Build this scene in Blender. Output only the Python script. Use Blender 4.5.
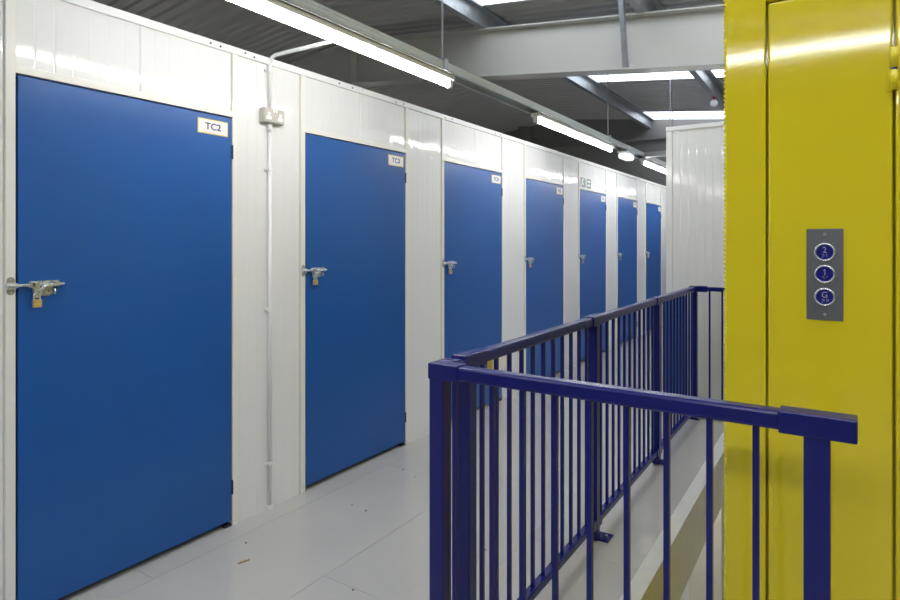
import bpy, bmesh, math, random
from mathutils import Vector

# ---------------------------------------------------------------- clear
for o in list(bpy.data.objects):
    bpy.data.objects.remove(o)
S = bpy.context.scene
C = S.collection
random.seed(7)

# ---------------------------------------------------------------- camera, world, exposure
# world frame: +Y runs along the corridor, the door wall is the plane x = WX, camera stands at x=0, y=0
cam_data = bpy.data.cameras.new('camera')
cam = bpy.data.objects.new('camera', cam_data)
C.objects.link(cam)
cam.location = (0, 0, 1.45)
cam.rotation_euler = (math.radians(90), 0, math.radians(32.82))
cam_data.sensor_width = 36.0
cam_data.lens = 24.2
cam_data.shift_y = -57.4 / 900
cam_data.clip_start = 0.05
cam_data.clip_end = 100
S.camera = cam

world = bpy.data.worlds.new('world')
S.world = world
world.use_nodes = True
bg = world.node_tree.nodes['Background']
bg.inputs['Color'].default_value = (0.75, 0.85, 1.0, 1)
bg.inputs['Strength'].default_value = 0.6

vs = S.view_settings
vs.view_transform = 'Standard'
vs.look = 'None'
vs.gamma = 1.0
vs.use_curve_mapping = False
vs.exposure = 0.08
TUBE = 35.0           # emission strength of the fluorescent tubes
ROOFLIGHT = 2.3       # daylight glow of the translucent roof sheets

# ---------------------------------------------------------------- materials
M = {}
def mat(name, col, rough=0.5, metal=0.0, spec=0.5, coat=0.0, noise=0.0, nscale=8.0, bump=0.0, bscale=200.0,
        emit=None, estr=0.0, rvar=0.0):
    m = bpy.data.materials.new(name)
    m.use_nodes = True
    nt = m.node_tree
    b = nt.nodes['Principled BSDF']
    b.inputs['Base Color'].default_value = (*col, 1)
    b.inputs['Roughness'].default_value = rough
    b.inputs['Metallic'].default_value = metal
    b.inputs['Specular IOR Level'].default_value = spec
    b.inputs['Coat Weight'].default_value = coat
    b.inputs['Coat Roughness'].default_value = 0.08
    tc = nt.nodes.new('ShaderNodeTexCoord')
    if noise > 0 or rvar > 0:
        n = nt.nodes.new('ShaderNodeTexNoise')
        n.inputs['Scale'].default_value = nscale
        n.inputs['Detail'].default_value = 5
        nt.links.new(tc.outputs['Object'], n.inputs['Vector'])
        if noise > 0:
            r = nt.nodes.new('ShaderNodeValToRGB')
            r.color_ramp.elements[0].position = 0.3
            r.color_ramp.elements[1].position = 0.7
            r.color_ramp.elements[0].color = (*[c * (1 - noise) for c in col], 1)
            r.color_ramp.elements[1].color = (*[min(1, c * (1 + noise * 0.5)) for c in col], 1)
            nt.links.new(n.outputs['Fac'], r.inputs['Fac'])
            nt.links.new(r.outputs['Color'], b.inputs['Base Color'])
        if rvar > 0:
            mr = nt.nodes.new('ShaderNodeMapRange')
            mr.inputs['To Min'].default_value = max(0.02, rough - rvar)
            mr.inputs['To Max'].default_value = rough + rvar
            nt.links.new(n.outputs['Fac'], mr.inputs['Value'])
            nt.links.new(mr.outputs['Result'], b.inputs['Roughness'])
    if bump > 0:
        n2 = nt.nodes.new('ShaderNodeTexNoise')
        n2.inputs['Scale'].default_value = bscale
        n2.inputs['Detail'].default_value = 2
        nt.links.new(tc.outputs['Object'], n2.inputs['Vector'])
        bp = nt.nodes.new('ShaderNodeBump')
        bp.inputs['Strength'].default_value = bump
        bp.inputs['Distance'].default_value = 0.002
        nt.links.new(n2.outputs['Fac'], bp.inputs['Height'])
        nt.links.new(bp.outputs['Normal'], b.inputs['Normal'])
    if emit:
        b.inputs['Emission Color'].default_value = (*emit, 1)
        b.inputs['Emission Strength'].default_value = estr
    M[name] = m
    return m

mat('panel_white', (0.845, 0.845, 0.845), 0.085, spec=0.5)
mat('panel_cream', (0.83, 0.815, 0.77), 0.35)
mat('core_dark', (0.06, 0.06, 0.06), 0.8)
mat('door_blue', (0.007, 0.092, 0.36), 0.33, spec=0.5, noise=0.05, nscale=3, bump=0.05, bscale=350)
mat('rail_blue', (0.006, 0.010, 0.150), 0.26, spec=0.35, noise=0.06, nscale=10, bump=0.03, bscale=120)
mat('lift_yellow', (0.82, 0.675, 0.022), 0.070, spec=0.5, bump=0.03, bscale=60)
mat('floor_grey', (0.50, 0.485, 0.465), 0.17, spec=0.5, noise=0.05, nscale=1.7, rvar=0.05, bump=0.02, bscale=40)
mat('slab_cream', (0.60, 0.585, 0.53), 0.5, noise=0.04)
mat('edge_white', (0.68, 0.68, 0.65), 0.45, noise=0.06, nscale=20)
mat('roof_grey', (0.50, 0.50, 0.505), 0.42, spec=0.4, noise=0.05, nscale=2)
mat('gable_grey', (0.20, 0.20, 0.20), 0.6, noise=0.05, nscale=2)
mat('rafter_grey', (0.52, 0.52, 0.50), 0.45, noise=0.03, nscale=2, bump=0.04, bscale=60)
mat('galv', (0.40, 0.43, 0.46), 0.42, metal=0.6, noise=0.16, nscale=14, rvar=0.08)
mat('tray_galv', (0.56, 0.59, 0.59), 0.5, metal=0.2, noise=0.06, nscale=9)
mat('lamp_white', (0.82, 0.82, 0.80), 0.35)
mat('pvc_white', (0.86, 0.86, 0.87), 0.3)
mat('socket_grey', (0.50, 0.475, 0.43), 0.4, noise=0.04, nscale=30)
mat('white_plastic', (0.88, 0.88, 0.88), 0.3)
mat('zinc', (0.62, 0.65, 0.69), 0.28, metal=0.75, noise=0.12, nscale=60, rvar=0.06)
mat('zinc_dull', (0.40, 0.39, 0.33), 0.4, metal=0.4, noise=0.1, nscale=60)
mat('brass', (0.70, 0.50, 0.22), 0.36, metal=0.5, noise=0.1, nscale=80)
mat('hinge_steel', (0.05, 0.07, 0.12), 0.4, metal=0.6)
mat('sign_white', (0.85, 0.84, 0.86), 0.4)
mat('sign_yellow', (0.80, 0.62, 0.10), 0.4)
mat('sign_ink', (0.045, 0.035, 0.15), 0.5)
mat('exit_green', (0.012, 0.11, 0.065), 0.35)
mat('plate_steel', (0.21, 0.215, 0.235), 0.38, metal=0.6, noise=0.06, nscale=120)
mat('ring_chrome', (0.70, 0.71, 0.74), 0.25, metal=0.8)
mat('button_blue', (0.004, 0.006, 0.22), 0.3)
mat('numeral_silver', (0.45, 0.46, 0.52), 0.35)
mat('dark_gap', (0.02, 0.018, 0.004), 0.8)
mat('hole_black', (0.01, 0.01, 0.01), 0.8)
mat('red_paint', (0.40, 0.03, 0.03), 0.4)
mat('wood_chip', (0.44, 0.31, 0.19), 0.8, noise=0.3, nscale=90)
mat('dirt', (0.07, 0.055, 0.045), 0.9)
mat('tube_glow', (0.95, 0.95, 0.95), 0.4, emit=(1.0, 0.98, 0.95), estr=TUBE)
mat('rooflight', (0.85, 0.87, 0.88), 0.5, emit=(0.88, 0.94, 1.0), estr=ROOFLIGHT)
mat('emergency_lens', (0.85, 0.86, 0.9), 0.2, emit=(0.9, 0.95, 1.0), estr=1.0)
mat('globe_white', (0.85, 0.85, 0.88), 0.2)

# ---------------------------------------------------------------- mesh builder
class MB:
    def __init__(self):
        self.v, self.f = [], []
    def quadbox(self, p):                       # 8 corners: bottom loop 0-3, top loop 4-7
        n = len(self.v)
        self.v += [tuple(q) for q in p]
        for f in ((3, 2, 1, 0), (4, 5, 6, 7), (0, 1, 5, 4), (1, 2, 6, 5), (2, 3, 7, 6), (3, 0, 4, 7)):
            self.f.append(tuple(n + i for i in f))
        return self
    def box(self, x0, x1, y0, y1, z0, z1):
        return self.quadbox([(x0, y0, z0), (x1, y0, z0), (x1, y1, z0), (x0, y1, z0),
                             (x0, y0, z1), (x1, y0, z1), (x1, y1, z1), (x0, y1, z1)])
    def prism(self, poly, axis, a, b):          # poly of 2D points extruded along an axis; CCW seen from +axis
        def P(p, t):
            if axis == 'x': return (t, p[0], p[1])
            if axis == 'y': return (p[1], t, p[0])
            return (p[0], p[1], t)
        n, k = len(self.v), len(poly)
        self.v += [P(p, a) for p in poly] + [P(p, b) for p in poly]
        self.f.append(tuple(n + i for i in reversed(range(k))))
        self.f.append(tuple(n + k + i for i in range(k)))
        for i in range(k):
            j = (i + 1) % k
            self.f.append((n + i, n + j, n + k + j, n + k + i))
        return self
    def tube(self, pts, r, seg=12, cap=True):
        pts = [Vector(p) for p in pts]
        n0 = len(self.v)
        up = None
        for i, p in enumerate(pts):
            if i == 0: d = pts[1] - p
            elif i == len(pts) - 1: d = p - pts[i - 1]
            else: d = (pts[i + 1] - p).normalized() + (p - pts[i - 1]).normalized()
            d.normalize()
            if up is None:
                a = Vector((0, 0, 1)) if abs(d.z) < 0.9 else Vector((1, 0, 0))
                up = (a - d * a.dot(d)).normalized()
            else:
                up = (up - d * up.dot(d)).normalized()
            s = d.cross(up)
            rr = r[i] if isinstance(r, (list, tuple)) else r
            for k in range(seg):
                t = 2 * math.pi * k / seg
                self.v.append(tuple(p + (up * math.cos(t) + s * math.sin(t)) * rr))
        for i in range(len(pts) - 1):
            for k in range(seg):
                a, b = n0 + i * seg + k, n0 + i * seg + (k + 1) % seg
                self.f.append((a, b, b + seg, a + seg))
        if cap:
            self.f.append(tuple(n0 + k for k in reversed(range(seg))))
            e = n0 + (len(pts) - 1) * seg
            self.f.append(tuple(e + k for k in range(seg)))
        return self
    def grid(self, rows):                       # rows of points
        n, k = len(self.v), len(rows[0])
        for r in rows: self.v += [tuple(p) for p in r]
        for i in range(len(rows) - 1):
            for j in range(k - 1):
                a = n + i * k + j
                self.f.append((a, a + 1, a + 1 + k, a + k))
        return self
    def mesh(self, name):
        me = bpy.data.meshes.new(name)
        me.from_pydata(self.v, [], self.f)
        bm = bmesh.new(); bm.from_mesh(me)
        bmesh.ops.recalc_face_normals(bm, faces=bm.faces)
        bm.to_mesh(me); bm.free()
        me.update()
        return me

def smooth(me):
    for p in me.polygons: p.use_smooth = True
    return me

def put(name, me, m, parent=None, loc=(0, 0, 0), bevel=0.0, seg=2, smooth_shade=False, rot=None):
    if isinstance(me, MB):
        me = me.mesh(name)
    if m and not me.materials:
        me.materials.append(M[m])
    if smooth_shade: smooth(me)
    o = bpy.data.objects.new(name, me)
    C.objects.link(o)
    o.location = loc
    if rot: o.rotation_euler = rot
    if parent: o.parent = parent
    if bevel > 0:
        b = o.modifiers.new('bevel', 'BEVEL')
        b.width = bevel; b.segments = seg; b.limit_method = 'ANGLE'; b.angle_limit = math.radians(40)
        b.harden_normals = False
    return o

def root(name, label, cat, loc=(0, 0, 0), kind=None, group=None):
    o = bpy.data.objects.new(name, None)
    o.empty_display_size = 0.1
    C.objects.link(o)
    o.location = loc
    return tag(o, label, cat, kind, group)

def tag(o, label, cat, kind=None, group=None):
    o['label'] = label; o['category'] = cat
    if kind: o['kind'] = kind
    if group: o['group'] = group
    return o

def text_mesh(s, size, depth=0.0006, weight=0.018):
    cu = bpy.data.curves.new('text', 'FONT')
    cu.body = s; cu.size = size; cu.extrude = depth; cu.align_x = 'CENTER'; cu.align_y = 'CENTER'
    cu.resolution_u = 3; cu.offset = size * weight
    ob = bpy.data.objects.new('text', cu)
    C.objects.link(ob)
    dg = bpy.context.evaluated_depsgraph_get()
    me = bpy.data.meshes.new_from_object(ob.evaluated_get(dg))
    bpy.data.objects.remove(ob)
    return me

# ---------------------------------------------------------------- layout numbers
WX = -2.614                     # front plane of the door wall
WTOP = 2.455                    # top of the unit walls
D0, DP, DW, DH = 1.030, 1.471, 0.970, 2.089   # first door's latch edge, pitch, width, head height
ND = 7
RY = 5.44                      # rafter plane
RIDGE = -4.85
PITCH = 0.105
GY, BY = 11.75, -6.0            # gable walls
LX, RX = -15.8, 6.0            # eaves
ridge_z = 3.31 + PITCH * (-RIDGE)
def roof_top(x):               # top of the rafters
    return 3.31 + PITCH * (-x) if x >= RIDGE else ridge_z - PITCH * (RIDGE - x)
PUR = 0.17                     # purlin depth
LOW = -2.7                     # lower storey floor

# ================================================================ STRUCTURE
# ---- floor slab with the stairwell/lift void, boards on top
fl = MB()
SZ0, SZ1 = -0.350, -0.022
for (x0, x1, y0, y1) in ((LX, -0.685, BY, GY), (-0.685, RX, BY, 1.53), (-0.685, RX, 5.12, GY), (1.4, RX, 1.53, 5.12)):
    fl.box(x0, x1, y0, y1, SZ0, SZ1)
floor = put('floor', fl, 'slab_cream')
tag(floor, 'light grey painted mezzanine floor running between the doors and the blue railing', 'floor', 'structure')
board_cache = {}
def board(x0, x1, y0, y1):
    k = (round(x1 - x0, 3), round(y1 - y0, 3))
    if k not in board_cache:
        board_cache[k] = MB().box(0.0009, k[0] - 0.0009, 0.0009, k[1] - 0.0009, 0, 0.022).mesh('floor_board')
    put('floor_board', board_cache[k], 'floor_grey', floor, (x0, y0, SZ1))
cols = [-2.67, -2.486, -1.886, -1.286, -0.686]
for i in range(4):
    y = (-3.3, -4.1, -2.886, -4.5)[i]
    while y < GY:
        y1 = min(y + 2.4, GY)
        board(cols[i], cols[i + 1], y, y1)
        y += 2.4
cols2 = [-0.686 + 0.6 * q for q in range(6)]
for i in range(5):
    y = 1.53
    for k in range(3):
        ln = 1.2 if (k == 0 and i % 2) else 2.4
        board(cols2[i], cols2[i + 1], y - ln, y)
        y -= ln
for i in range(5):
    board(cols2[i], cols2[i + 1], 5.12, 7.52)

e = put('trim_1', MB().box(-0.751, -0.678, 1.53, 5.125, 0.0, 0.005), 'edge_white', bevel=0.001)
tag(e, 'off-white painted steel edge strip along the rim of the floor opening', 'edge strip', 'structure')
e = put('trim_2', MB().box(-0.6845, -0.679, 1.53, 5.12, -0.350, -0.001), 'slab_cream')
tag(e, 'painted edge beam below the floor rim facing the yellow lift', 'edge beam', 'structure')

lf = put('floor_lower', MB().box(-8, RX, -3, GY, LOW - 0.1, LOW), 'floor_grey')
tag(lf, 'grey floor of the storey below, deep down the lift opening', 'floor', 'structure')

# ---- ribbed liner panels
panel_cache = {}
def ribbed(w, h, variant=0, pitch=0.0655, rib=0.0009):
    """white liner panel standing in the y-z plane, face at x=0 towards +x, shallow grooves between flats"""
    k = (round(w, 3), round(h, 3), variant, rib)
    if k in panel_cache: return panel_cache[k]
    rnd = random.Random(round(sum(k[:3]) * 100) + variant)
    n = max(1, round(w / pitch)); p = w / n
    prof = []
    for i in range(n):
        a, b = i * p, (i + 1) * p
        g = 0.0055
        t = rnd.uniform(-0.00035, 0.00035)
        m_ = rnd.uniform(-0.00022, 0.00022)
        deep = 0.0026 if i == 0 else rib
        prof += [(a + 0.0004, -deep), (a + g, t), ((a + b) / 2, m_), (b - g, -t)]
    prof.append((w - 0.0004, -0.004))
    mb = MB()
    zs = [0, h * 0.33, h * 0.66, h] if h > 1 else [0, h]
    warp = [[rnd.uniform(-0.0003, 0.0003) for _ in prof] for _ in zs]
    rows = [[(x + (warp[r][j] if x > -0.001 else 0), y, z) for j, (y, x) in enumerate(prof)] for r, z in enumerate(zs)]
    mb.grid(rows)
    d = -0.03
    mb.grid([[(prof[0][1], prof[0][0], 0), (d, 0, 0)], [(prof[0][1], prof[0][0], h), (d, 0, h)]])
    mb.grid([[(prof[-1][1], prof[-1][0], 0), (d, w, 0)], [(prof[-1][1], prof[-1][0], h), (d, w, h)]])
    mb.grid([[(d, 0, 0), (d, w, 0)], [(d, 0, h), (d, w, h)]])
    mb.grid([[(x, y, h) for (y, x) in prof], [(d, y, h) for (y, x) in prof]])
    me = bpy.data.meshes.new('wall_panel')
    me.from_pydata(mb.v, [], mb.f)
    bm = bmesh.new(); bm.from_mesh(me)
    bmesh.ops.remove_doubles(bm, verts=bm.verts, dist=1e-5)
    bmesh.ops.recalc_face_normals(bm, faces=bm.faces)
    bm.to_mesh(me); bm.free()
    panel_cache[k] = me
    return me

# ---- left wall of unit doors
core = MB().box(WX - 0.14, WX - 0.062, -3.0, GY, 0.0, WTOP - 0.004)
wall = put('wall_left', core, 'core_dark')
tag(wall, 'long white ribbed metal partition wall holding the row of blue doors', 'wall', 'structure')
PX = WX - 0.010                # panel face a little behind the posts
CAPZ = 2.418
HEAD = 0.030
PW = 0.033                     # post width
post_me = MB().box(-0.05, 0, -PW / 2, PW / 2, 0, CAPZ).mesh('post')
head_me = MB().box(-0.05, -0.001, 0, DW, 0, HEAD).mesh('head_trim')
var = 0
def panel(y0, y1, z0, z1):
    global var
    var += 1
    put('wall_panel', ribbed(y1 - y0, z1 - z0, var % 3), 'panel_white', wall, (PX, y0, z0))
yprev = D0 - PW
for a in range(4):             # towards and behind the camera
    panel(yprev - 0.5 * (a + 1), yprev - 0.5 * a, 0.0, CAPZ)
for k in range(ND):
    y0 = D0 + DP * k; y1 = y0 + DW
    put('post', post_me, 'panel_cream', wall, (WX, y0 - PW / 2, 0), bevel=0.0015)
    put('post', post_me, 'panel_cream', wall, (WX, y1 + PW / 2, 0), bevel=0.0015)
    put('head_trim', head_me, 'panel_cream', wall, (WX, y0, DH + 0.003), bevel=0.0015)
    panel(y0, y0 + 0.49, DH + HEAD + 0.003, CAPZ)
    panel(y0 + 0.49, y1, DH + HEAD + 0.003, CAPZ)
    nxt = y0 + DP - PW
    panel(y1 + PW, nxt, 0.0, CAPZ)
yl = D0 + DP * ND - PW
while yl < GY - 0.01:
    y2 = min(yl + 0.5, GY)
    panel(yl, y2, 0, CAPZ); yl = y2
# cap angle in 3 m lengths, with fixing screws in pairs
scr = MB().tube([(0, 0, 0), (0.003, 0, 0)], 0.005, 8).mesh('screw')
y = -3.0
while y < GY:
    y2 = min(y + 3.0, GY)
    put('cap_trim', MB().box(-0.13, 0.004, 0.001, y2 - y - 0.001, CAPZ, WTOP), 'panel_white', wall, (WX, y, 0), bevel=0.002)
    y = y2
for yy in (1.868, 1.925, 2.075, 2.132, 2.78, 2.9, 3.35, 3.44, 3.98, 4.08, 4.8, 4.9):
    put('screw', scr, 'hole_black', wall, (WX + 0.004, yy, 2.437 + random.uniform(-0.006, 0.006)))

# ---- doors
leaf_me = MB().box(-0.042, 0, 0.009, DW - 0.003, 0.029, DH - 0.004).mesh('leaf')
hinge_me = MB().tube([(0.002, 0, -0.036), (0.002, 0, 0.036)], 0.0042, 10).box(-0.03, -0.002, -0.004, 0.001, -0.036, 0.036).mesh('hinge')
shoe_me = MB().box(-0.03, 0.001, DW - 0.045, DW - 0.004, 0.002, 0.012).mesh('pivot_shoe')

def poly_bolt():
    """padlock bolt parts in door coordinates: y along the door from its latch edge, z about the bolt line, x out of the door"""
    P = {}
    pl = MB()
    pl.prism([(0.045, 0.014), (0.045, -0.012), (0.058, -0.012), (0.058, -0.045), (0.120, -0.045), (0.128, -0.036),
              (0.128, -0.012), (0.152, -0.006), (0.152, 0.014)][::-1], 'x', 0.0, 0.003)
    P['back_plate'] = pl
    rod = MB().tube([(0.013, -0.030, 0), (0.013, 0.166, 0)], 0.0055, 12)
    P['bolt_rod'] = rod
    g = MB()
    for (a, b) in ((0.046, 0.060), (0.126, 0.148)):
        g.prism([(0.003, -0.009), (0.016, -0.009), (0.021, -0.004), (0.021, 0.006), (0.016, 0.010), (0.003, 0.010)], 'y', a, b) \
            if False else g.box(0.003, 0.020, a, b, -0.009, 0.010)
    P['guide'] = g
    hs = MB()
    hs.prism([(0.046, 0.010), (0.056, -0.004), (0.054, -0.050), (0.078, -0.050), (0.080, -0.020), (0.074, 0.000), (0.064, 0.012)], 'x', 0.017, 0.020)
    hs.tube([(0.02, 0.078, -0.040), (0.022, 0.079, -0.022), (0.024, 0.086, -0.009), (0.024, 0.100, -0.003), (0.022, 0.146, -0.001)], 0.0055, 10)
    P['hasp'] = hs
    st = MB().tube([(0.003, 0.106, -0.032), (0.010, 0.106, -0.032)], 0.006, 10)
    st.tube([(0.003, 0.126, -0.020), (0.016, 0.130, -0.020), (0.020, 0.130, -0.027), (0.016, 0.130, -0.036), (0.003, 0.126, -0.036)], 0.0035, 8)
    st.tube([(0.003, 0.064, 0.006), (0.024, 0.064, 0.006)], 0.007, 10)
    P['rivet'] = st
    ho = MB().prism([(0.098 + 0.0035 * math.cos(t), 0.0 - 0.003 + 0.0035 * math.sin(t)) for t in [i * math.pi / 4 for i in range(8)]], 'x', 0.0031, 0.0036)
    ho.prism([(0.112 + 0.0035 * math.cos(t), -0.026 + 0.0035 * math.sin(t)) for t in [i * math.pi / 4 for i in range(8)]], 'x', 0.0031, 0.0036)
    P['hole'] = ho
    kp = []
    for i in range(9):
        t = math.pi * i / 8
        kp.append((-0.0165 + 0.0135 * math.cos(t), 0.020 + 0.0135 * math.sin(t)))
    for i in range(9):
        t = math.pi + math.pi * i / 8
        kp.append((-0.0165 + 0.0135 * math.cos(t), -0.020 + 0.0135 * math.sin(t)))
    P['keep_plate'] = MB().prism(kp, 'x', 0.003, 0.006)
    kb = MB().box(0.006, 0.018, -0.031, -0.003, -0.014, 0.012).tube([(0.012, -0.034, 0), (0.012, 0.004, 0)], 0.0095, 12)
    P['keep_barrel'] = kb
    P['keep_screw'] = MB().tube([(0.006, -0.0165, 0.024), (0.0085, -0.0165, 0.024)], 0.0045, 8).tube([(0.006, -0.0165, -0.024), (0.0085, -0.0165, -0.024)], 0.0045, 8)
    return {k: v.mesh(k) for k, v in P.items()}
bolt_me = poly_bolt()
bolt_mat = {'back_plate': 'zinc', 'bolt_rod': 'zinc', 'guide': 'zinc', 'hasp': 'zinc', 'rivet': 'zinc', 'hole': 'hole_black',
            'keep_plate': 'zinc_dull', 'keep_barrel': 'zinc', 'keep_screw': 'zinc'}
sign_b = MB().box(0, 0.0015, 0.771, 0.943, -0.073, 0).mesh('number_sign')
sign_w = MB().box(0.0015, 0.0022, 0.776, 0.938, -0.068, -0.005).mesh('sign_face')
lock_body = MB().box(-0.008, 0.008, -0.0150, 0.0150, -0.030, 0).mesh('padlock_body')
sh = [(0, 0.0105 * math.cos(t), 0.014 + 0.0105 * math.sin(t)) for t in [math.pi * i / 8 for i in range(9)]]
lock_sh = smooth(MB().tube([(0, 0.0105, -0.004)] + sh + [(0, -0.0105, -0.004)], 0.003, 8).mesh('shackle'))
lock_key = MB().box(0.008, 0.0084, -0.011, -0.008, -0.009, -0.006).mesh('stamp')
ORD = ['nearest', 'second', 'third', 'fourth', 'fifth', 'sixth', 'seventh and farthest']
BZ = 1.287
for k in range(ND):
    y0 = D0 + DP * k
    num = 'TC%d' % (k + 2)
    d = root('door_%d' % (k + 1), 'tall blue steel storage unit door numbered %s, %s along the white wall' % (num, ORD[k]),
             'door', (WX - 0.004, y0, 0), 'structure', 'blue storage unit doors')
    put('leaf', leaf_me, 'door_blue', d, bevel=0.002)
    for hz in (0.198, 1.913):
        put('hinge', hinge_me, 'hinge_steel', d, (0, DW + 0.001, hz))
    put('pivot_shoe', shoe_me, 'hinge_steel', d)
    b = put('bolt', bolt_me['back_plate'], 'zinc', d, (0, 0, BZ), bevel=0.0006, seg=1)
    for n in bolt_me:
        if n != 'back_plate':
            put(n, bolt_me[n], bolt_mat[n], b, bevel=0.0 if n in ('hole',) else 0.0008, seg=1)
    s = put('number_sign', sign_b, 'sign_yellow', d, (0, 0, DH - 0.030))
    put('sign_face', sign_w, 'sign_white', s)
    tm = text_mesh(num, 0.050)
    o = put('lettering', tm, 'sign_ink', s, (0.0024, 0.857, -0.0365), rot=(math.radians(90), 0, math.radians(90)))
    o.scale = (1.0, 0.92, 1)
    p = root('padlock', 'small brass padlock hanging from the bolt of the blue door numbered %s' % num, 'padlock',
             (WX - 0.004 + 0.0185, y0 + 0.066, BZ - 0.056), group='brass padlocks on the unit doors')
    put('padlock_body', lock_body, 'brass', p, bevel=0.002)
    put('shackle', lock_sh, 'zinc', p)
    put('stamp', lock_key, 'hole_black', p)

# ---- right-hand unit wall (front faces the camera side, return runs down the corridor)
WRY, WRX = 5.45, -1.267
wr = put('wall_right', MB().box(WRX + 0.03, 3.0, WRY + 0.035, WRY + 0.11, 0, WTOP - 0.01)
         .box(WRX + 0.03, WRX + 0.11, WRY + 0.11, GY, 0, WTOP - 0.01), 'core_dark')
tag(wr, 'white ribbed metal partition wall behind the far end of the railing', 'wall', 'structure')
x = WRX + 0.045; i = 0
while x < 2.9:
    o = put('wall_panel', ribbed(0.46, CAPZ, i % 3, 0.0657, 0.0022), 'panel_white', wr, (x, WRY, 0), rot=(0, 0, math.radians(-90)))
    o.location = (x, WRY, 0); o.rotation_euler = (0, 0, math.radians(-90))
    o.location.x = x
    x += 0.46; i += 1
yy = WRY + 0.045; i = 0
while yy < GY - 0.4:
    o = put('wall_panel', ribbed(0.46, CAPZ, i % 3, 0.0657, 0.0022), 'panel_white', wr, (WRX, yy + 0.46, 0), rot=(0, 0, math.radians(180)))
    yy += 0.46; i += 1
put('corner_trim', MB().box(WRX - 0.006, WRX + 0.045, WRY - 0.006, WRY + 0.045, 0, CAPZ), 'panel_white', wr, bevel=0.002)
put('cap_trim', MB().box(WRX - 0.008, 3.0, WRY - 0.010, WRY + 0.11, CAPZ, WTOP).box(WRX - 0.008, WRX + 0.11, WRY + 0.11, GY, CAPZ, WTOP), 'panel_white', wr, bevel=0.002)

# ---- envelope: gables, eaves
def sheet_z(x):
    return roof_top(x) + PUR
def gable(name, y, t, label):
    poly = [(LOW, LX), (LOW, RX), (sheet_z(RX) + 0.05, RX), (sheet_z(RIDGE) + 0.05, RIDGE), (sheet_z(LX) + 0.05, LX)]
    mb = MB().prism([(z, x) for (z, x) in poly], 'y', y, y + t)
    return tag(put(name, mb, 'gable_grey'), label, 'wall', 'structure')
wb = gable('wall_back', GY, 0.15, 'dark grey gable wall under the roof at the far end')
gable('wall_front', BY - 0.15, 0.15, 'dark grey gable wall behind the viewer')
put('sheeting_rail', MB().box(LX, RX, GY - 0.09, GY, 3.40, 3.47), 'gable_grey', wb)
put('column', MB().box(-5.72, -5.54, GY - 0.2, GY, 0, 3.9), 'gable_grey', wb)
put('column', MB().box(0.9, 1.08, GY - 0.2, GY, 0, 3.2), 'gable_grey', wb)
for nm, x0, x1, lb in (('wall_eave_near', RX, RX + 0.15, 'grey side wall of the building beyond the lift'),
                       ('wall_eave_far', LX - 0.15, LX, 'grey side wall of the building behind the storage units')):
    tag(put(nm, MB().box(x0, x1, BY, GY, LOW, sheet_z(x0 if x0 < 0 else x1) + 0.1), 'gable_grey'), lb, 'wall', 'structure')

# ---- roof: corrugated sheets (1 m cover width) and translucent rooflights
def sheet_mesh(w, x0, x1, name):
    """corrugations run down the slope (x); sheet spans w in y; local origin at y=0"""
    n = round(w / 0.125); p = w / n; d = 0.024
    prof = []
    for i in range(n):
        a = i * p
        prof += [(a, 0), (a + p * 0.30, 0), (a + p * 0.45, d), (a + p * 0.85, d)]
    prof.append((w, 0))
    mb = MB()
    mb.grid([[(x0, y, sheet_z(x0) + z) for (y, z) in prof], [(x1, y, sheet_z(x1) + z) for (y, z) in prof]])
    return mb.mesh(name)
ceil_root = root('ceiling', 'dark grey corrugated metal roof with bright translucent strips', 'roof', (0, 0, 0), 'structure')
right_top = sheet_mesh(1.0, RIDGE + 0.06, -3.0, 'roof_sheet')
right_low = sheet_mesh(1.0, -3.0, RX, 'roof_sheet')
right_lit = sheet_mesh(1.0, -3.0, RX - 2.0, 'rooflight_sheet')
right_eave = sheet_mesh(1.0, RX - 2.0, RX, 'roof_sheet')
left_all = sheet_mesh(1.0, LX, RIDGE - 0.06, 'roof_sheet')
# the sheets are laid so that rooflights end at y = 5.25, 8.68, 12.1
lit0 = [4.19 - 3.40 * 2, 4.19 - 3.40, 4.19, 7.59, 10.99]
ys = []
y = lit0[0] - 2.0
def lay(y0, w, lit):
    global sheet_count
    sc = w / 1.0
    for me, m_, nm in (((right_top, 'roof_grey', 'roof_sheet'), (left_all, 'roof_grey', 'roof_sheet')) +
                       (((right_lit, 'rooflight', 'rooflight_sheet'), (right_eave, 'roof_grey', 'roof_sheet')) if lit
                        else ((right_low, 'roof_grey', 'roof_sheet'),))):
        o = put(nm, me, m_, ceil_root, (0, y0, 0))
        o.scale = (1, sc, 1)
for j, yl in enumerate(lit0):
    lay(yl, 1.0, True)
    end = lit0[j + 1] if j + 1 < len(lit0) else None
    if end:
        gap = end - (yl + 1.0)
        lay(yl + 1.0, gap / 2, False); lay(yl + 1.0 + gap / 2, gap / 2, False)
y = lit0[0]
while y > BY:
    lay(y - 1.2, 1.2, False); y -= 1.2
put('ridge_flashing', MB().prism([(sheet_z(RIDGE) + 0.05, RIDGE), (sheet_z(RIDGE - 0.25) + 0.03, RIDGE - 0.25), (sheet_z(RIDGE - 0.25) + 0.036, RIDGE - 0.25),
     (sheet_z(RIDGE) + 0.056, RIDGE), (sheet_z(RIDGE + 0.25) + 0.036, RIDGE + 0.25), (sheet_z(RIDGE + 0.25) + 0.03, RIDGE + 0.25)], 'y', BY, GY), 'gable_grey', ceil_root)

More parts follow.
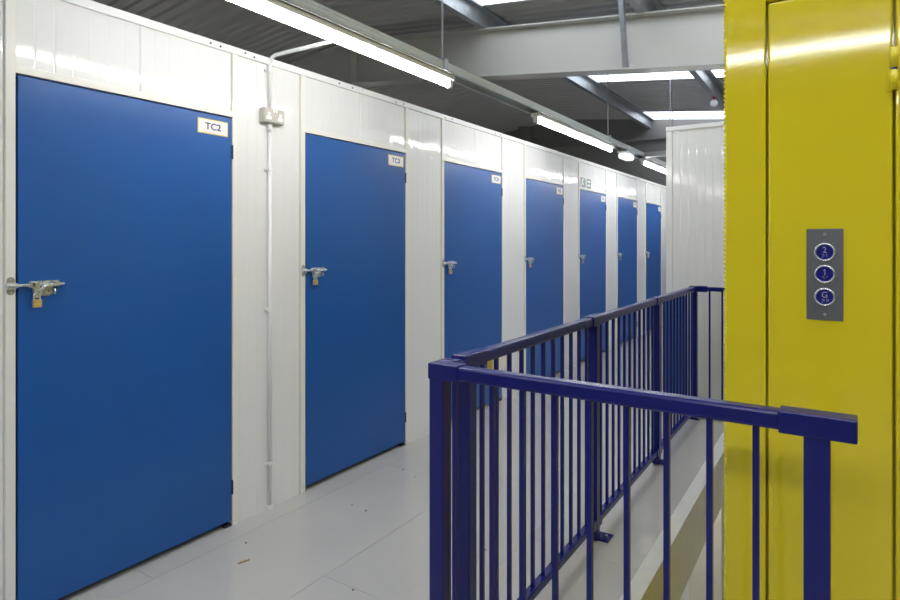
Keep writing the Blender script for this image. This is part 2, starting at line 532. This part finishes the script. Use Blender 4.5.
# ---- rafters
def rafter(y, label, detail):
    r = root('steel_rafter', label, 'beam', (0, y, 0), group='roof rafters')
    dep, fw, ft, wt = 0.49, 0.18, 0.014, 0.010
    for (xa, xb) in ((RIDGE + 0.03, RX), (LX, RIDGE - 0.03)):
        za, zb = roof_top(xa), roof_top(xb)
        def slab(y0, y1, t0, t1):
            return [(xa, y0, za - t1), (xb, y0, zb - t1), (xb, y1, zb - t1), (xa, y1, za - t1),
                    (xa, y0, za - t0), (xb, y0, zb - t0), (xb, y1, zb - t0), (xa, y1, za - t0)]
        put('web', MB().quadbox(slab(-wt / 2, wt / 2, ft, dep - ft)), 'rafter_grey', r)
        put('flange', MB().quadbox(slab(-fw / 2, fw / 2, 0, ft)), 'rafter_grey', r, bevel=0.002)
        put('flange', MB().quadbox(slab(-fw / 2, fw / 2, dep - ft, dep)), 'rafter_grey', r, bevel=0.002)
    zt = roof_top(RIDGE)
    for s in (-1, 1):
        put('end_plate', MB().box(RIDGE + s * 0.016 - 0.013, RIDGE + s * 0.016 + 0.013, -0.1, 0.1, zt - dep - 0.05, zt), 'rafter_grey', r)
    if detail:                  # fly brace from the bottom flange to the purlin, with its bolt
        zb = roof_top(-1.57) - dep + ft
        br = MB()
        p0 = Vector((-1.605, -0.085, zb + 0.005)); p1 = Vector((-1.60, -0.24, roof_top(-1.57) + 0.12))
        w, t = 0.045, 0.005
        br.quadbox([p0 + Vector((-w / 2, 0, 0)), p0 + Vector((w / 2, 0, 0)), p0 + Vector((w / 2, t, 0)), p0 + Vector((-w / 2, t, 0)),
                    p1 + Vector((-w / 2, 0, 0)), p1 + Vector((w / 2, 0, 0)), p1 + Vector((w / 2, t, 0)), p1 + Vector((-w / 2, t, 0))])
        br.quadbox([p0 + Vector((w / 2 - t, 0, 0)), p0 + Vector((w / 2, 0, 0)), p0 + Vector((w / 2, 0.04, 0.01)), p0 + Vector((w / 2 - t, 0.04, 0.01)),
                    p1 + Vector((w / 2 - t, 0, 0)), p1 + Vector((w / 2, 0, 0)), p1 + Vector((w / 2, 0.04, 0.01)), p1 + Vector((w / 2 - t, 0.04, 0.01))])
        put('fly_brace', br, 'galv', r)
        put('brace_cleat', MB().box(-1.56, -1.55, -0.08, 0.0, zb, zb + 0.05).box(-1.56, -1.52, -0.085, -0.08, zb, zb + 0.03), 'rafter_grey', r)
        for px in (-3.03, -1.43):
            zz = roof_top(px)
            put('purlin_cleat', MB().box(px - 0.085, px - 0.078, -0.06, 0.06, zz, zz + 0.13), 'rafter_grey', r)
    return r
rafter(RY, 'pale grey painted steel roof rafter crossing above the corridor', True)
rafter(RY - 6.2, 'pale grey painted steel roof rafter behind the viewer', False)

# ---- purlins (Z section, run along y on top of the rafters)
plab = {-3.03: 'galvanised steel purlin above the suspended cable tray, ending the bright roof strips',
        -1.43: 'galvanised steel purlin above the right-hand wall, carrying the white ball detector',
        0.13: 'galvanised steel purlin hidden above the yellow lift', 1.66: 'galvanised steel purlin right of the yellow lift',
        3.19: 'second galvanised steel purlin right of the yellow lift', 4.72: 'galvanised steel purlin nearest the eave'}
for px, lb in plab.items():
    z = roof_top(px)
    mb = MB()
    t = 0.004
    mb.box(px - t / 2, px + t / 2, BY, GY, z + 0.002, z + PUR - 0.004)
    mb.box(px - 0.066, px, BY, GY, z + 0.002, z + 0.002 + t)
    mb.box(px - 0.068, px - 0.064, BY, GY, z + 0.002, z + 0.020)
    mb.box(px, px + 0.066, BY, GY, z + PUR - 0.012, z + PUR - 0.008)
    mb.box(px + 0.062, px + 0.066, BY, GY, z + PUR - 0.026, z + PUR - 0.008)
    o = put('purlin', mb, 'galv')
    tag(o, lb, 'purlin', group='roof purlins')

# ================================================================ LIFT
LY = 1.80
LX0, LX1 = -0.265, 1.15
lift = root('lift_enclosure', 'tall glossy yellow metal lift enclosure with hinged door panels', 'lift', (LX0, LY, LOW))
def L(mb_args, **kw): pass
def lbox(name, x0, x1, y0, y1, z0, z1, m='lift_yellow', bev=0.003, parent=lift):
    return put(name, MB().box(x0 - LX0, x1 - LX0, y0 - LY, y1 - LY, z0 - LOW, z1 - LOW), m, parent, bevel=bev)
LT = 3.0
lbox('body', LX0 + 0.006, LX1, LY + 0.035, LY + 1.40, LOW, LT - 0.002)
lbox('corner_post', LX0, -0.166, LY, LY + 0.04, LOW, LT, bev=0.004)
lbox('header', -0.166, LX1, LY, LY + 0.04, 2.090, LT, bev=0.004)
lbox('door_panel', -0.160, 0.106, LY - 0.001, LY + 0.030, LOW + 0.02, 2.082, bev=0.005)
lbox('door_panel', 0.112, 0.62, LY - 0.001, LY + 0.030, LOW + 0.02, 2.082, bev=0.005)
lbox('door_panel', 0.626, LX1 - 0.09, LY - 0.001, LY + 0.030, LOW + 0.02, 2.082, bev=0.005)
lbox('corner_post', LX1 - 0.084, LX1, LY, LY + 0.04, LOW, LT, bev=0.004)
# pressed return lips beside the grooves
hg = lbox('hinge', 0.093, 0.105, LY - 0.004, LY, 1.812, 1.868, bev=0.001)
for (z0, z1) in ((1.817, 1.864), (1.870, 1.918)):
    put('knuckle', smooth(MB().tube([(0.1085 - LX0, -0.004, z0 - LOW), (0.1085 - LX0, -0.004, z1 - LOW)], 0.0085, 16).mesh('knuckle')), 'lift_yellow', hg)
put('hinge_pin', MB().tube([(0.1085 - LX0, -0.004, 1.861 - LOW), (0.1085 - LX0, -0.004, 1.873 - LOW)], 0.0075, 12), 'hinge_steel', hg)
lbox('hinge_leaf', 0.112, 0.124, LY - 0.004, LY, 1.866, 1.920, bev=0.001, parent=hg)
# serrated edge strip down the left corner
tm = MB()
z = -0.6
while z < LT:
    tm.prism([(LX0 - LX0 - 0.0045, 0.008), (LX0 - LX0 + 0.001, 0.006), (LX0 - LX0 + 0.001, 0.018), (LX0 - LX0 - 0.0045, 0.016)], 'z', z - LOW, z - LOW + 0.0075)
    z += 0.0125
o = put('serrated_edge', tm, 'lift_yellow', lift)
o['kind'] = 'stuff'

# call panel
CPX, CPZ = -0.033, 1.3695
cp = root('call_button_panel', 'grey metal lift call panel with three round blue buttons on the yellow door', 'call panel', (CPX, LY - 0.0012, CPZ))
put('plate', MB().box(-0.0398, 0.0398, -0.003, 0, -0.1155, 0.1155), 'plate_steel', cp, bevel=0.0012)
def disc(r, y0, y1, seg=32):
    return MB().tube([(0, y1, 0), (0, y0, 0)], r, seg)
ring = MB()
n = 32
prof = [(0.0182, -0.003), (0.0182, -0.0065), (0.0195, -0.0085), (0.0218, -0.0085), (0.0236, -0.006), (0.0236, -0.003)]
rows = [[(r * math.cos(2 * math.pi * k / n), yy, r * math.sin(2 * math.pi * k / n)) for (r, yy) in prof] for k in range(n + 1)]
ring.grid(rows)
ring_me = smooth(ring.mesh('ring'))
btn_me = disc(0.0183, -0.0062, -0.002).mesh('button')
scr2 = disc(0.0042, -0.0045, -0.003, 12).mesh('screw')
dot_me = disc(0.0012, -0.0072, -0.0062, 6).mesh('braille_dot')
BR = {'2': [(0, 0), (0, -1)], '1': [(0, 0)], 'G': [(0, 0), (0, -1), (1, 0), (1, -1)]}
for ch, dz in (('2', 0.0565), ('1', 0.0010), ('G', -0.0565)):
    b = put('button', btn_me, 'button_blue', cp, (0, 0, dz))
    b['label'] = 'round blue button marked %s' % ch
    put('ring', ring_me, 'ring_chrome', b)
    if ch == '1':
        nm = MB().prism([(-0.0005, -0.0075), (0.0018, -0.0075), (0.0018, 0.0075), (0.0002, 0.0075), (-0.0038, 0.0048), (-0.0038, 0.0028), (-0.0005, 0.0046)], 'z', 0, 0.0005)
    else:
        nm = text_mesh(ch, 0.0215, 0.0004, 0.004)
    o = put('numeral', nm, 'numeral_silver', b, (0, -0.0066, 0.0048), rot=(math.radians(90), 0, 0))
    o.scale = (0.9, 1, 1)
    for (ax, az) in [(-2, 0), (-1, 0), (-1, -1), (-2, -2)][:4 if ch != '1' else 3] + [(a + 1, c) for a, c in BR[ch]]:
        put('braille_dot', dot_me, 'numeral_silver', b, (ax * 0.0031 + 0.0015, 0, -0.0066 + az * 0.0031))
for dz in (0.101, -0.101):
    put('screw', scr2, 'ring_chrome', cp, (0, 0, dz))

# ================================================================ RAILINGS
ST, SB = 1.095, 1.047          # sleeves
RT, RB = 1.091, 1.051          # rails
SH = 0.027                     # sleeve half width
bal_me = MB().box(-0.0067, 0.0067, -0.0067, 0.0067, 0.100, RB + 0.004).mesh('baluster')
rpost_me = MB().box(-0.024, 0.024, -0.024, 0.024, 0.008, SB + 0.004).mesh('post')
plate_me = MB().box(-0.042, 0.042, -0.042, 0.042, 0.0, 0.008).mesh('base_plate')
pbolt_me = MB().tube([(0, 0, 0.008), (0, 0, 0.016)], 0.008, 6).mesh('bolt')
def rail_part(r, name, x0, x1, y0, y1, z0, z1, bev=0.005):
    l = r.location
    return put(name, MB().box(x0 - l.x, x1 - l.x, y0 - l.y, y1 - l.y, z0, z1), 'rail_blue', r, bevel=bev)
def rpost(r, x, y, dx=0.0, dy=0.0):
    l = r.location
    put('post', rpost_me, 'rail_blue', r, (x - l.x, y - l.y, 0), bevel=0.003)
    b = put('base_plate', plate_me, 'rail_blue', r, (x - l.x + dx, y - l.y + dy, 0), bevel=0.001)
    put('bolt', pbolt_me, 'zinc', b, (0.02 if dx else 0.035, 0, 0))
def bal(r, x, y):
    put('baluster', bal_me, 'rail_blue', r, (x - r.location.x, y - r.location.y, 0))

# front run, across the view in front of the lift
FY, FXL, FXR = 1.492, -0.998, -0.040
fr = root('guard_railing', 'dark blue steel railing section in front of the yellow lift', 'railing', (-0.52, FY, 0), group='blue guard railings')
rpost(fr, FXL, FY, 0, -0.02); rpost(fr, FXR, FY, 0, -0.02)
rail_part(fr, 'top_rail', -0.93, -0.105, FY - 0.022, FY + 0.022, RB, RT, 0.007)
rail_part(fr, 'bottom_rail', FXL + 0.024, FXR - 0.024, FY - 0.018, FY + 0.018, 0.070, 0.104)
rail_part(fr, 'corner_sleeve', FXL - SH, -0.922, FY - SH, FY + SH, SB, ST, 0.003)
rail_part(fr, 'corner_sleeve', FXL - SH, FXL + SH, FY + SH - 0.002, FY + 0.075, SB, ST, 0.003)
rail_part(fr, 'corner_stub', FXL - 0.018, FXL + 0.018, FY + 0.075, FY + 0.118, SB + 0.006, ST - 0.012, 0.003)
rail_part(fr, 'end_sleeve', -0.110, 0.030, FY - SH, FY + SH, SB, ST, 0.003)
rv = MB().tube([(0, -0.0295, 0), (0, -0.026, 0)], 0.004, 8).mesh('rivet')
for rx in (-0.940, -0.100):
    put('rivet', rv, 'rail_blue', fr, (rx - fr.location.x, 0, 1.069))
bal(fr, -0.945, FY)
for k in range(8):
    bal(fr, -0.155 - 0.095 * k, FY)

fr.rotation_euler = (0, 0, math.radians(-1.0)); fr.location.y -= 0.006

# long run beside the corridor
LRX = -1.010
PY = [1.665, 2.860, 4.060, 5.280]
lr = root('guard_railing', 'long dark blue steel railing running beside the corridor of blue doors', 'railing', (LRX, 3.45, 0), group='blue guard railings')
for i, py in enumerate(PY):
    rpost(lr, LRX, py, 0.028 if 0 < i < 3 else 0.0, 0.046 if 0 < i < 3 else 0.0)
    if i == 0: rail_part(lr, 'sleeve', LRX - SH, LRX + SH, 1.615, 1.755, SB, ST, 0.003)
    elif i < 3: rail_part(lr, 'sleeve', LRX - SH, LRX + SH, py - 0.07, py + 0.07, SB, ST, 0.003)
    if i < 3:
        a, b = py, PY[i + 1]
        rail_part(lr, 'top_rail', LRX - 0.022, LRX + 0.022, a + 0.06, b - 0.06, RB, RT, 0.007)
        rail_part(lr, 'bottom_rail', LRX - 0.018, LRX + 0.018, a + 0.05, b - 0.05, 0.070, 0.104)
        rail_part(lr, 'rail_bracket', LRX - 0.023, LRX + 0.023, b - 0.06, b - 0.023, 0.062, 0.112, 0.002)
        rail_part(lr, 'rail_bracket', LRX - 0.023, LRX + 0.023, a + 0.023, a + 0.06, 0.062, 0.112, 0.002)
        m_ = 12
        for k in range(1, m_):
            bal(lr, LRX, a + (b - a) * k / m_)
rail_part(lr, 'sleeve', LRX - SH, LRX + SH, PY[3] - 0.09, PY[3] + SH, SB, ST, 0.003)

# far run behind the lift
fa = root('guard_railing', 'short dark blue steel railing at the far side, mostly hidden behind the yellow lift', 'railing', (-0.5, PY[3], 0), group='blue guard railings')
rail_part(fa, 'sleeve', LRX + SH + 0.001, LRX + 0.10, PY[3] - SH, PY[3] + SH, SB, ST, 0.003)
rail_part(fa, 'top_rail', LRX + 0.10, 0.9, PY[3] - 0.020, PY[3] + 0.020, RB + 0.003, RT - 0.003, 0.007)
rail_part(fa, 'bottom_rail', LRX + 0.026, 0.9, PY[3] - 0.018, PY[3] + 0.018, 0.070, 0.104)
for k in range(18):
    bal(fa, LRX + 0.118 + 0.0945 * k, PY[3])
rpost(fa, 0.9, PY[3])

# ================================================================ LIGHTING ROW
TX, TZ = -1.92, 2.370
tray = root('cable_tray', 'long grey galvanised cable tray hanging over the corridor with lights below', 'cable tray', (TX, 4.5, 2.421))
mb = MB()
y0, y1 = -2.5 - 4.5, 11.4 - 4.5
mb.box(-0.05, 0.05, y0, y1, 0.048, 0.051).box(0.047, 0.050, y0, y1, 0, 0.05).box(-0.05, -0.047, y0, y1, 0, 0.05)
mb.box(0.036, 0.050, y0, y1, 0, 0.003).box(-0.05, -0.036, y0, y1, 0, 0.003)
put('channel', mb, 'tray_galv', tray)
for z_ in (0.014, 0.034):
    put('pressed_rib', MB().box(0.050, 0.0525, y0, y1, z_, z_ + 0.005), 'tray_galv', tray, bevel=0.001)
for ry in (0.0, 2.85, 5.75, 8.3):
    yy = ry - 4.5
    put('threaded_rod', MB().tube([(0.03, yy, 0.0), (0.03, yy, roof_top(TX) + 0.21 - 2.421)], 0.005, 8), 'galv', tray)
    put('rod_clip', MB().box(0.051, 0.058, yy - 0.018, yy + 0.022, 0.0, 0.066).box(0.02, 0.058, yy - 0.018, yy + 0.022, 0.058, 0.066)
        .tube([(0.03, yy, 0.062), (0.03, yy, 0.074)], 0.010, 6), 'galv', tray, bevel=0.002)

LLEN = 1.80
spine_me = MB().box(-0.030, 0.030, 0, LLEN, 0.026, 0.051).mesh('spine')
tube_me = smooth(MB().tube([(0, 0.028, 0), (0, LLEN - 0.028, 0)], 0.0155, 16, cap=True).mesh('tube'))
hold_me = MB().prism([(0.026, -0.016), (0.026, 0.016), (-0.012, 0.016), (-0.020, 0.010), (-0.020, -0.010), (-0.012, -0.016)], 'y', 0, 0.028).mesh('lampholder')
cap_me = MB().box(-0.0315, 0.0315, -0.006, 0.010, 0.020, 0.051).mesh('end_cap')
def batten(loc, rz, label, group='fluorescent battens under the trays', hang=False, twin=False):
    r = root('fluorescent_batten', label, 'light', loc, group=group)
    r.rotation_euler = (0, 0, rz)
    put('spine', spine_me, 'lamp_white', r, bevel=0.003)
    for dx in ((-0.034, 0.034) if twin else (0.0,)):  # twin: extra tube added to throw more light on the lift
        put('tube', tube_me, 'tube_glow', r, (dx, 0, 0))
        for a in (0, LLEN - 0.028):
            put('lampholder', hold_me, 'lamp_white', r, (dx, a, 0), bevel=0.002)
    for a in (0, LLEN - 0.004):
        put('end_cap', cap_me, 'lamp_white', r, (0, a, 0), bevel=0.002)
    if hang:
        for a in (0.3, LLEN - 0.3):
            put('suspension_rod', MB().tube([(0, a, 0.05), (0, a, sheet_z(loc[0]) + 0.004 - loc[2])], 0.004, 6), 'galv', r)
    return r
for y, lb in ((-1.70, 'glowing fluorescent batten light on the tray beside the viewer'),
              (1.18, 'nearest glowing fluorescent batten light, above the door numbered TC3'),
              (4.15, 'second glowing fluorescent batten light along the tray'),
              (7.07, 'third glowing fluorescent batten light, beyond the emergency light'),
              (9.60, 'farthest fluorescent batten light on the tray, behind the right-hand wall')):
    batten((TX, y, TZ), 0, lb)
el = root('emergency_light', 'small white oval emergency light fixed under the tray between two battens', 'light', (TX, 6.45, TZ))
put('base', MB().box(-0.055, 0.055, -0.15, 0.15, 0.020, 0.051), 'lamp_white', el, bevel=0.012)
put('lens', MB().box(-0.050, 0.050, -0.14, 0.14, -0.035, 0.022), 'emergency_lens', el, bevel=0.025, seg=4)

# branch tray to the right with its own batten
bt = root('cable_tray', 'short galvanised branch tray leaving the main tray towards the right-hand wall', 'cable tray', (-0.932, 7.0, 2.421))
put('channel', MB().box(-0.934, 1.6, -0.05, 0.05, 0, 0.003).box(-0.934, 1.6, -0.05, -0.047, 0, 0.05).box(-0.934, 1.6, 0.047, 0.05, 0, 0.05), 'tray_galv', bt)
for yy in (0.0,):
    put('threaded_rod', MB().tube([(-0.633, yy, 0), (-0.633, yy, roof_top(-1.7) + 0.21 - 2.421)], 0.0035, 6), 'galv', bt)
put('hanger_bar', MB().box(-0.648, -0.618, -0.12, 0.12, -0.006, 0), 'galv', bt)
batten((-1.40, 7.0, TZ), math.radians(-90), 'fluorescent batten light under the branch tray, mostly behind the right-hand wall')

# cross row over the viewer's end, mirrored in the lift
ct = root('cable_tray', 'galvanised cable tray crossing behind the viewer', 'cable tray', (0, -0.93, 2.752))
put('channel', MB().box(-1.9, 5.5, -0.05, 0.05, 0, 0.003).box(-1.9, 5.5, -0.05, -0.047, 0, 0.05).box(-1.9, 5.5, 0.047, 0.05, 0, 0.05), 'tray_galv', ct)
for xx in (-1.2, 1.3, 4.0):
    put('threaded_rod', MB().tube([(xx, 0, 0), (xx, 0, roof_top(xx) + 0.2 - 2.752)], 0.005, 8), 'galv', ct)
batten((-0.9, -0.93, 2.70), math.radians(-90), 'fluorescent batten light crossing behind the viewer, mirrored in the yellow lift', twin=True)
batten((1.9, -0.93, 2.70), math.radians(-90), 'fluorescent batten light behind the viewer, on the far right', twin=True)
for yy, wd in ((-0.6, 'near'), (3.2, 'middle'), (7.0, 'far')):
    batten((-7.4, yy, 2.55), 0, '%s unseen fluorescent batten light added behind the unit doors to brighten the roof' % wd, 'added fluorescent battens out of view', True)  # added lamps hidden by the door wall, they lift the left roof slope
batten((3.3, 2.2, 2.45), 0, 'unseen fluorescent batten light added beyond the lift to brighten the rafter and roof', 'added fluorescent battens out of view', True)  # added lamp out of sight behind the lift, brightens rafter and right slope
batten((-1.15, 3.0, -0.401), 0, 'unseen fluorescent batten light added to brighten the storey below')  # added lamp under the slab, only there to light the lower wall

# ball detector under the purlin
dt = root('ball_detector', 'white ball shaped detector with red bracket hanging from a purlin', 'detector', (-1.465, 9.0, roof_top(-1.43) + 0.0))
bm = bmesh.new(); bmesh.ops.create_uvsphere(bm, u_segments=20, v_segments=12, radius=0.052)
me = bpy.data.meshes.new('globe'); bm.to_mesh(me); bm.free(); smooth(me)
put('globe', me, 'globe_white', dt, (0, 0, -0.085))
put('bracket', MB().tube([(0.0, 0, 0.01), (0.0, 0, -0.035)], 0.016, 10).box(-0.03, 0.03, -0.012, 0.012, -0.005, 0.002), 'red_paint', dt)

# ================================================================ WALL FITTINGS
# conduit
CY = 2.238
cd = root('conduit', 'thin white plastic conduit running from the floor up the wall to the lights', 'conduit', (PX, CY, 0))
bend = [(0.012, 0, 0.0), (0.012, 0, 2.085)]
put('pipe', smooth(MB().tube(bend, 0.010, 12).mesh('pipe')), 'pvc_white', cd)
arc = [(0.012 + 0.05 * (1 - math.cos(t)), 0, 2.415 + 0.05 * math.sin(t)) for t in [i * math.pi / 12 for i in range(7)]]
put('pipe', smooth(MB().tube([(0.012, 0, 2.185)] + arc + [(TX - PX - 0.052, 0, 2.465)], 0.010, 12).mesh('pipe')), 'pvc_white', cd)
put('coupling', smooth(MB().tube([(0.012, 0, 2.055), (0.012, 0, 2.098)], 0.0135, 12).mesh('coupling')), 'pvc_white', cd)
put('foot', MB().box(0.001, 0.026, -0.014, 0.014, 0, 0.02), 'pvc_white', cd, bevel=0.003)
clip_me = MB().box(0.0, 0.024, -0.0135, 0.0135, -0.008, 0.008).box(0, 0.008, -0.03, -0.0135, -0.007, 0.007).box(0, 0.008, 0.0135, 0.02, -0.007, 0.007).mesh('clip')
for z in (0.246, 1.084, 1.845, 2.385):
    put('clip', clip_me, 'pvc_white', cd, (0, 0, z), bevel=0.002)
# socket
so = root('double_socket', 'grey metal-clad double power socket on the wall above the white conduit', 'socket', (PX, 2.246, 2.138))
put('box', MB().box(0.001, 0.040, -0.070, 0.070, -0.040, 0.040), 'socket_grey', so, bevel=0.005)
fp = put('faceplate', MB().box(0.040, 0.043, -0.067, 0.067, -0.037, 0.037), 'socket_grey', so, bevel=0.0015)
T = [(-0.017, -0.020), (0.017, -0.020), (0.017, -0.003), (0.008, -0.003), (0.008, 0.019), (-0.008, 0.019), (-0.008, -0.003), (-0.017, -0.003)]
ins_me = MB().prism(T, 'x', 0.043, 0.0445).mesh('outlet')
slot_me = MB().box(0.0445, 0.0448, -0.002, 0.002, 0.008, 0.015).box(0.0445, 0.0448, -0.013, -0.007, -0.014, -0.011).box(0.0445, 0.0448, 0.007, 0.013, -0.014, -0.011).mesh('slot')
for yy in (-0.040, 0.040):
    o = put('outlet', ins_me, 'white_plastic', so, (0, yy, -0.004))
    put('slot', slot_me, 'socket_grey', o)
for yy in (-0.008, 0.008):
    put('switch', MB().box(0.043, 0.048, -0.006, 0.006, -0.011, 0.011), 'white_plastic', so, (0, yy, 0.024), bevel=0.001)

# exit sign above the fifth door
ey0 = D0 + DP * 4
ex = root('exit_sign', 'small green and white escape route sign above the fifth blue door', 'sign', (WX, ey0 + 0.012, DH + 0.026))
EW, EH = 0.365, 0.125
put('plate', MB().box(0.001, 0.004, 0, EW, 0, EH), 'sign_white', ex)
put('field', MB().box(0.004, 0.0046, 0.006, EW * 0.47, 0.006, EH - 0.006).box(0.004, 0.0046, EW * 0.56, EW - 0.006, 0.006, EH - 0.006), 'exit_green', ex)
man = MB()
man.prism([(0.018, 0.018), (0.030, 0.018), (0.062, 0.060), (0.094, 0.024), (0.106, 0.030), (0.080, 0.074), (0.096, 0.098), (0.080, 0.108),
           (0.052, 0.100), (0.034, 0.076), (0.044, 0.070), (0.058, 0.088), (0.064, 0.084), (0.050, 0.062)], 'x', 0.0046, 0.0052)
man.prism([(0.112 + 0.011 * math.cos(t), 0.102 + 0.011 * math.sin(t)) for t in [i * math.pi / 5 for i in range(10)]], 'x', 0.0046, 0.0052)
put('running_figure', man, 'sign_white', ex)
ar = MB().prism([(0.235, 0.074), (0.325, 0.074), (0.325, 0.096), (0.235, 0.096)], 'x', 0.0046, 0.0052) \
         .prism([(0.235, 0.026), (0.325, 0.026), (0.325, 0.050), (0.235, 0.050)], 'x', 0.0046, 0.0052)
put('white_block', ar, 'sign_white', ex)

# ================================================================ LOWER STOREY seen through the opening
lw = put('wall_lower', MB().box(-4.0, 3.0, 5.13, 5.2, LOW, SZ0 - 0.01), 'core_dark')
tag(lw, 'white ribbed wall of the storey below, glimpsed past the lift', 'wall', 'structure')
x = -3.7; i = 0
while x < 2.6:
    put('wall_panel', ribbed(0.46, 2.34, i % 3, 0.0657, 0.0022), 'panel_white', lw, (x, 5.10, LOW), rot=(0, 0, math.radians(-90)))
    x += 0.46; i += 1
co = root('steel_column', 'cream painted steel column on the storey below beside the lift', 'column', (-0.90, 4.93, LOW))
put('shaft', MB().box(-0.075, 0.16, -0.05, 0.05, 0.012, SZ0 - LOW), 'slab_cream', co, bevel=0.006)
put('base_plate', MB().box(-0.14, 0.22, -0.12, 0.12, 0, 0.012), 'slab_cream', co)

# ================================================================ SMALL THINGS BESIDE THE WALLS
bb = root('blue_board', 'narrow blue board standing against the right-hand white wall behind the railing', 'board', (-1.185, WRY - 0.05, 0))
put('panel', MB().box(-0.083, 0.083, -0.018, 0.018, 0.012, 0.995), 'door_blue', bb, bevel=0.004)
put('foot', MB().box(-0.075, 0.075, -0.030, 0.030, 0.0, 0.014), 'hinge_steel', bb, bevel=0.002)
wbx = root('wall_box', 'small cream box with yellow edges low on the blue door numbered TC4', 'box', (WX - 0.003, 4.66, 0.30))
put('body', MB().box(0.001, 0.055, 0.004, 0.256, 0.004, 0.176), 'panel_cream', wbx, bevel=0.003)
for (a, b) in ((0.0, 0.007), (0.253, 0.260)):
    put('edge_strip', MB().box(0.001, 0.058, a, b, 0.0, 0.180), 'sign_yellow', wbx, bevel=0.002)

# ================================================================ FLOOR DEBRIS
def chip(name, label, x, y, poly, h, m, rz, cat, group=None):
    o = put(name, MB().prism(poly, 'z', 0, h), m, None, (x, y, 0.0), rot=(0, 0, rz), bevel=0.0006, seg=1)
    tag(o, label, cat, None, group)
    return o
def floor_at(u, v):
    th = math.radians(32.82); F = 605.0
    t = 1.45 / (v - 242.6)
    return (t * (-F * math.sin(th) + (u - 450) * math.cos(th)), t * (F * math.cos(th) + (u - 450) * math.sin(th)))
x, y = floor_at(243.5, 562)
chip('wood_scrap', 'small tan wood splinter lying on the grey floor near the first door', x, y,
     [(-0.026, -0.005), (-0.004, -0.006), (0.0, -0.0035), (0.012, -0.006), (0.027, -0.002), (0.029, 0.002), (0.008, 0.007), (-0.002, 0.0035), (-0.024, 0.005)],
     0.006, 'wood_chip', math.radians(70), 'wood scrap')
crumbs = ((246, 543, 1.0, 'tiny dark crumb on the floor just behind the wood splinter'),
          (403, 470, 1.2, 'tiny dark crumb on the floor right below the hinge side of door TC3'),
          (415, 477, 0.9, 'tiny dark crumb on the floor nearest the railing corner post'),
          (366, 511, 1.1, 'tiny dark crumb in mid corridor, the right one of a close pair'),
          (352, 505, 0.8, 'tiny dark crumb in mid corridor, the left one of a close pair'),
          (485, 550, 1.0, 'tiny dark crumb seen between the railing bars'),
          (353, 590, 1.0, 'tiny dark crumb at the bottom edge beside the cross joint of the floor'))
for i, (u, v, s, lb) in enumerate(crumbs):
    x, y = floor_at(u, v)
    chip('dirt_crumb', lb, x, y,
         [(-0.005 * s, -0.003 * s), (0.003 * s, -0.004 * s), (0.006 * s, 0.001), (0.001, 0.004 * s), (-0.004 * s, 0.003 * s)], 0.003, 'dirt', i * 1.3, 'dirt', 'crumbs on the floor')
